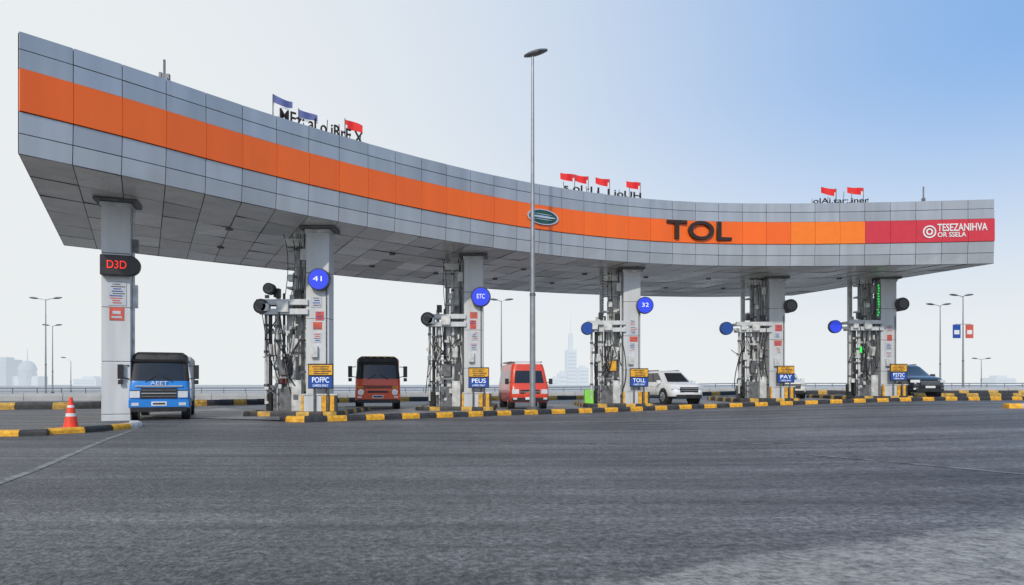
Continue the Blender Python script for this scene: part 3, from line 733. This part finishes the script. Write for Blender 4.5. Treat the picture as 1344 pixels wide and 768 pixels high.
def suv(X,Y,rz,paint,sc):
    e=empty('suv',(X,Y,gz(X)+0.02),rz,sc); hw=0.94
    lv=[(.28,hw-.12,.10,4.5,.3),(.40,hw-.02,-.02,4.6,.35),(.62,hw,-.04,4.62,.35),(.86,hw-.01,.02,4.6,.35),(.98,hw-.03,.14,4.58,.34),(1.06,hw-.10,.40,4.52,.3),(1.13,hw-.12,.98,4.5,.2),(1.60,hw-.25,1.62,4.12,.2),(1.69,hw-.30,1.85,4.0,.2),(1.73,hw-.45,2.1,3.8,.2)]
    def fn(l,t,u):
        if l==6:
            if t in('F','B'): return 'glass'
            if t in 'RL':
                uu=u if t=='R' else 1-u; i=int(round(uu*12)); return 'blk' if i in(4,8) else 'glass'
            return paint
        if l==0: return 'blk'
        return paint
    loft(lv,fn,'body',e,crown=0.07,top=paint,ang=50)
    m=MB(); m.box((0,-0.09,0.74),(1.0,0.06,0.26),'blk'); m.box((0,-0.125,0.80),(0.95,0.02,0.025),'chrome'); m.box((0,-0.125,0.70),(0.95,0.02,0.02),'chrome')
    m.box((0,-.10,.40),(1.4,.05,.18),'blk'); m.box((0,-.135,.55),(.5,.02,.11),'wht')
    for s in(-1,1):
        m.box((s*.68,.04,.84),(.42,.16,.14),'lens',rz=s*.42); m.box((s*.68,-.01,.46),(.2,.08,.09),'lens',rz=s*.3)
        m.box((s*1.0,1.2,1.14),(.2,.12,.15),paint); m.box((s*.6,2.8,1.74),(.04,1.7,.04),'steeld')
        m.box((s*.945,2.3,.40),(.03,2.0,.12),'blk')
        for y in(2.1,3.2): m.box((s*(hw-.005),y,.92),(.025,.2,.03),'chrome')
        m.box((s*(hw-.0),2.65,.7),(.006,.012,.5),'blk'); m.box((s*(hw-.0),1.6,.7),(.006,.012,.5),'blk')
    m.obj('front_details',e,bevel=0.02)
    wheels(e,[0.85,3.7],hw,0.38)
    return e
suv(WX(898,44),43.0,math.radians(16),'carw',1.26)
suv(WX(1219,48),48,math.radians(2),'cark',1.4)
suv(WX(1043,48),48.6,math.radians(-6),'carw',1.22)

# ---------------------------------------------------------------- distant skyline
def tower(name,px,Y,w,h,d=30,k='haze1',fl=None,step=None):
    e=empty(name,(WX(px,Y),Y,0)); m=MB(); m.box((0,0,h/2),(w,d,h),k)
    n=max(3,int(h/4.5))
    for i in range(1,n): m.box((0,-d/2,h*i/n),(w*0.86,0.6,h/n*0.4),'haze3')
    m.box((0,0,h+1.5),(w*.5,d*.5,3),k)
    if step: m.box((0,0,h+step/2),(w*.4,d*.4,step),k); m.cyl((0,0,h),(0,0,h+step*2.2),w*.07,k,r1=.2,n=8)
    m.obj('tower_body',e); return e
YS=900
def hpx(y): return (HZ-y)*YS/F+CH
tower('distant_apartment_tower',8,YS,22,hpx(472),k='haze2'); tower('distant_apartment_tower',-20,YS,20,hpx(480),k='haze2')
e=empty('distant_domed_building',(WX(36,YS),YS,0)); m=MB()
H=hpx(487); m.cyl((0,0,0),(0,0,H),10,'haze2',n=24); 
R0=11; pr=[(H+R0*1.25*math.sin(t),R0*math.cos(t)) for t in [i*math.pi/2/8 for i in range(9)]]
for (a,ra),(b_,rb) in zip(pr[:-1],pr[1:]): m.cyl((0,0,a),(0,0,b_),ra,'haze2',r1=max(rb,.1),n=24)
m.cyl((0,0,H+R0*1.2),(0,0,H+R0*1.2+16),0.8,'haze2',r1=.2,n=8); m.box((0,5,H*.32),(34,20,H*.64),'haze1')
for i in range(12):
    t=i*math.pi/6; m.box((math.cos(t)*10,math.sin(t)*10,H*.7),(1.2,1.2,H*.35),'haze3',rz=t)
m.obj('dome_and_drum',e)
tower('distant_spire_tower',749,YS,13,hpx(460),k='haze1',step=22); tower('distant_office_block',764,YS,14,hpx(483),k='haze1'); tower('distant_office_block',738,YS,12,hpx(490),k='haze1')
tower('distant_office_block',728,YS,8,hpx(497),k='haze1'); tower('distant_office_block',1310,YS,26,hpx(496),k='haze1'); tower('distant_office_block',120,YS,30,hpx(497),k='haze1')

# ---------------------------------------------------------------- light
SE=math.radians(36); sd=Vector((-0.25,-0.968)).normalized()
w=bpy.data.worlds.new('World'); S.world=w; w.use_nodes=True; N=w.node_tree.nodes; L=w.node_tree.links
bg=N['Background']; bg.inputs[1].default_value=0.13
sky=N.new('ShaderNodeTexSky'); sky.sky_type='NISHITA'; sky.sun_disc=False; sky.sun_elevation=SE; sky.sun_rotation=math.atan2(sd.x,sd.y)
sky.dust_density=2.5; sky.ozone_density=1.5
tc=N.new('ShaderNodeTexCoord'); sx=N.new('ShaderNodeSeparateXYZ'); L.new(tc.outputs['Generated'],sx.inputs[0])
def mr(i,a,b_,c,d,sm=True):
    q=N.new('ShaderNodeMapRange'); q.inputs[1].default_value=a;q.inputs[2].default_value=b_;q.inputs[3].default_value=c;q.inputs[4].default_value=d
    if sm: q.interpolation_type='SMOOTHSTEP'
    L.new(i,q.inputs[0]); return q.outputs[0]
az=N.new('ShaderNodeVectorMath'); az.operation='DOT_PRODUCT'; L.new(tc.outputs['Generated'],az.inputs[0]); az.inputs[1].default_value=(-0.70,0.70,0.1)
pre=N.new('ShaderNodeMix'); pre.data_type='RGBA'; pre.inputs[0].default_value=0.70; pre.inputs[7].default_value=(2.2,4.1,7.3,1); L.new(sky.outputs[0],pre.inputs[6])
f1=mr(sx.outputs[2],0.02,0.40,1.0,0.0); f2=mr(az.outputs['Value'],0.12,1.0,0.0,1.0)
a1=N.new('ShaderNodeMath'); a1.operation='SUBTRACT'; a1.inputs[0].default_value=1; L.new(f1,a1.inputs[1])
a2=N.new('ShaderNodeMath'); a2.operation='SUBTRACT'; a2.inputs[0].default_value=1; L.new(f2,a2.inputs[1])
a3=N.new('ShaderNodeMath'); a3.operation='MULTIPLY'; L.new(a1.outputs[0],a3.inputs[0]); L.new(a2.outputs[0],a3.inputs[1])
mm=N.new('ShaderNodeMath'); mm.operation='SUBTRACT'; mm.inputs[0].default_value=1; L.new(a3.outputs[0],mm.inputs[1])
mix=N.new('ShaderNodeMix'); mix.data_type='RGBA'; mix.inputs[7].default_value=(6.35,6.6,6.7,1)
L.new(mm.outputs[0],mix.inputs[0]); L.new(pre.outputs[2],mix.inputs[6]); L.new(mix.outputs[2],bg.inputs[0])
sl=bpy.data.lights.new('sun','SUN'); sl.energy=2.3; sl.angle=math.radians(1.5); sl.color=(1,.92,.80)
so_=bpy.data.objects.new('sun',sl); S.collection.objects.link(so_)
dirv=Vector((sd.x*math.cos(SE),sd.y*math.cos(SE),math.sin(SE))); so_.rotation_euler=dirv.to_track_quat('Z','Y').to_euler()
# ---------------------------------------------------------------- camera
cam=bpy.data.cameras.new('camera'); co=bpy.data.objects.new('camera',cam); S.collection.objects.link(co)
co.location=(0,0,CH); co.rotation_euler=(math.pi/2,0,0); cam.lens=24; cam.sensor_width=36; cam.shift_y=(HZ-384)/1344; cam.clip_end=12000; cam.clip_start=0.1
S.camera=co
S.view_settings.view_transform='Standard'; S.view_settings.look='None'; S.view_settings.exposure=0; S.view_settings.gamma=1
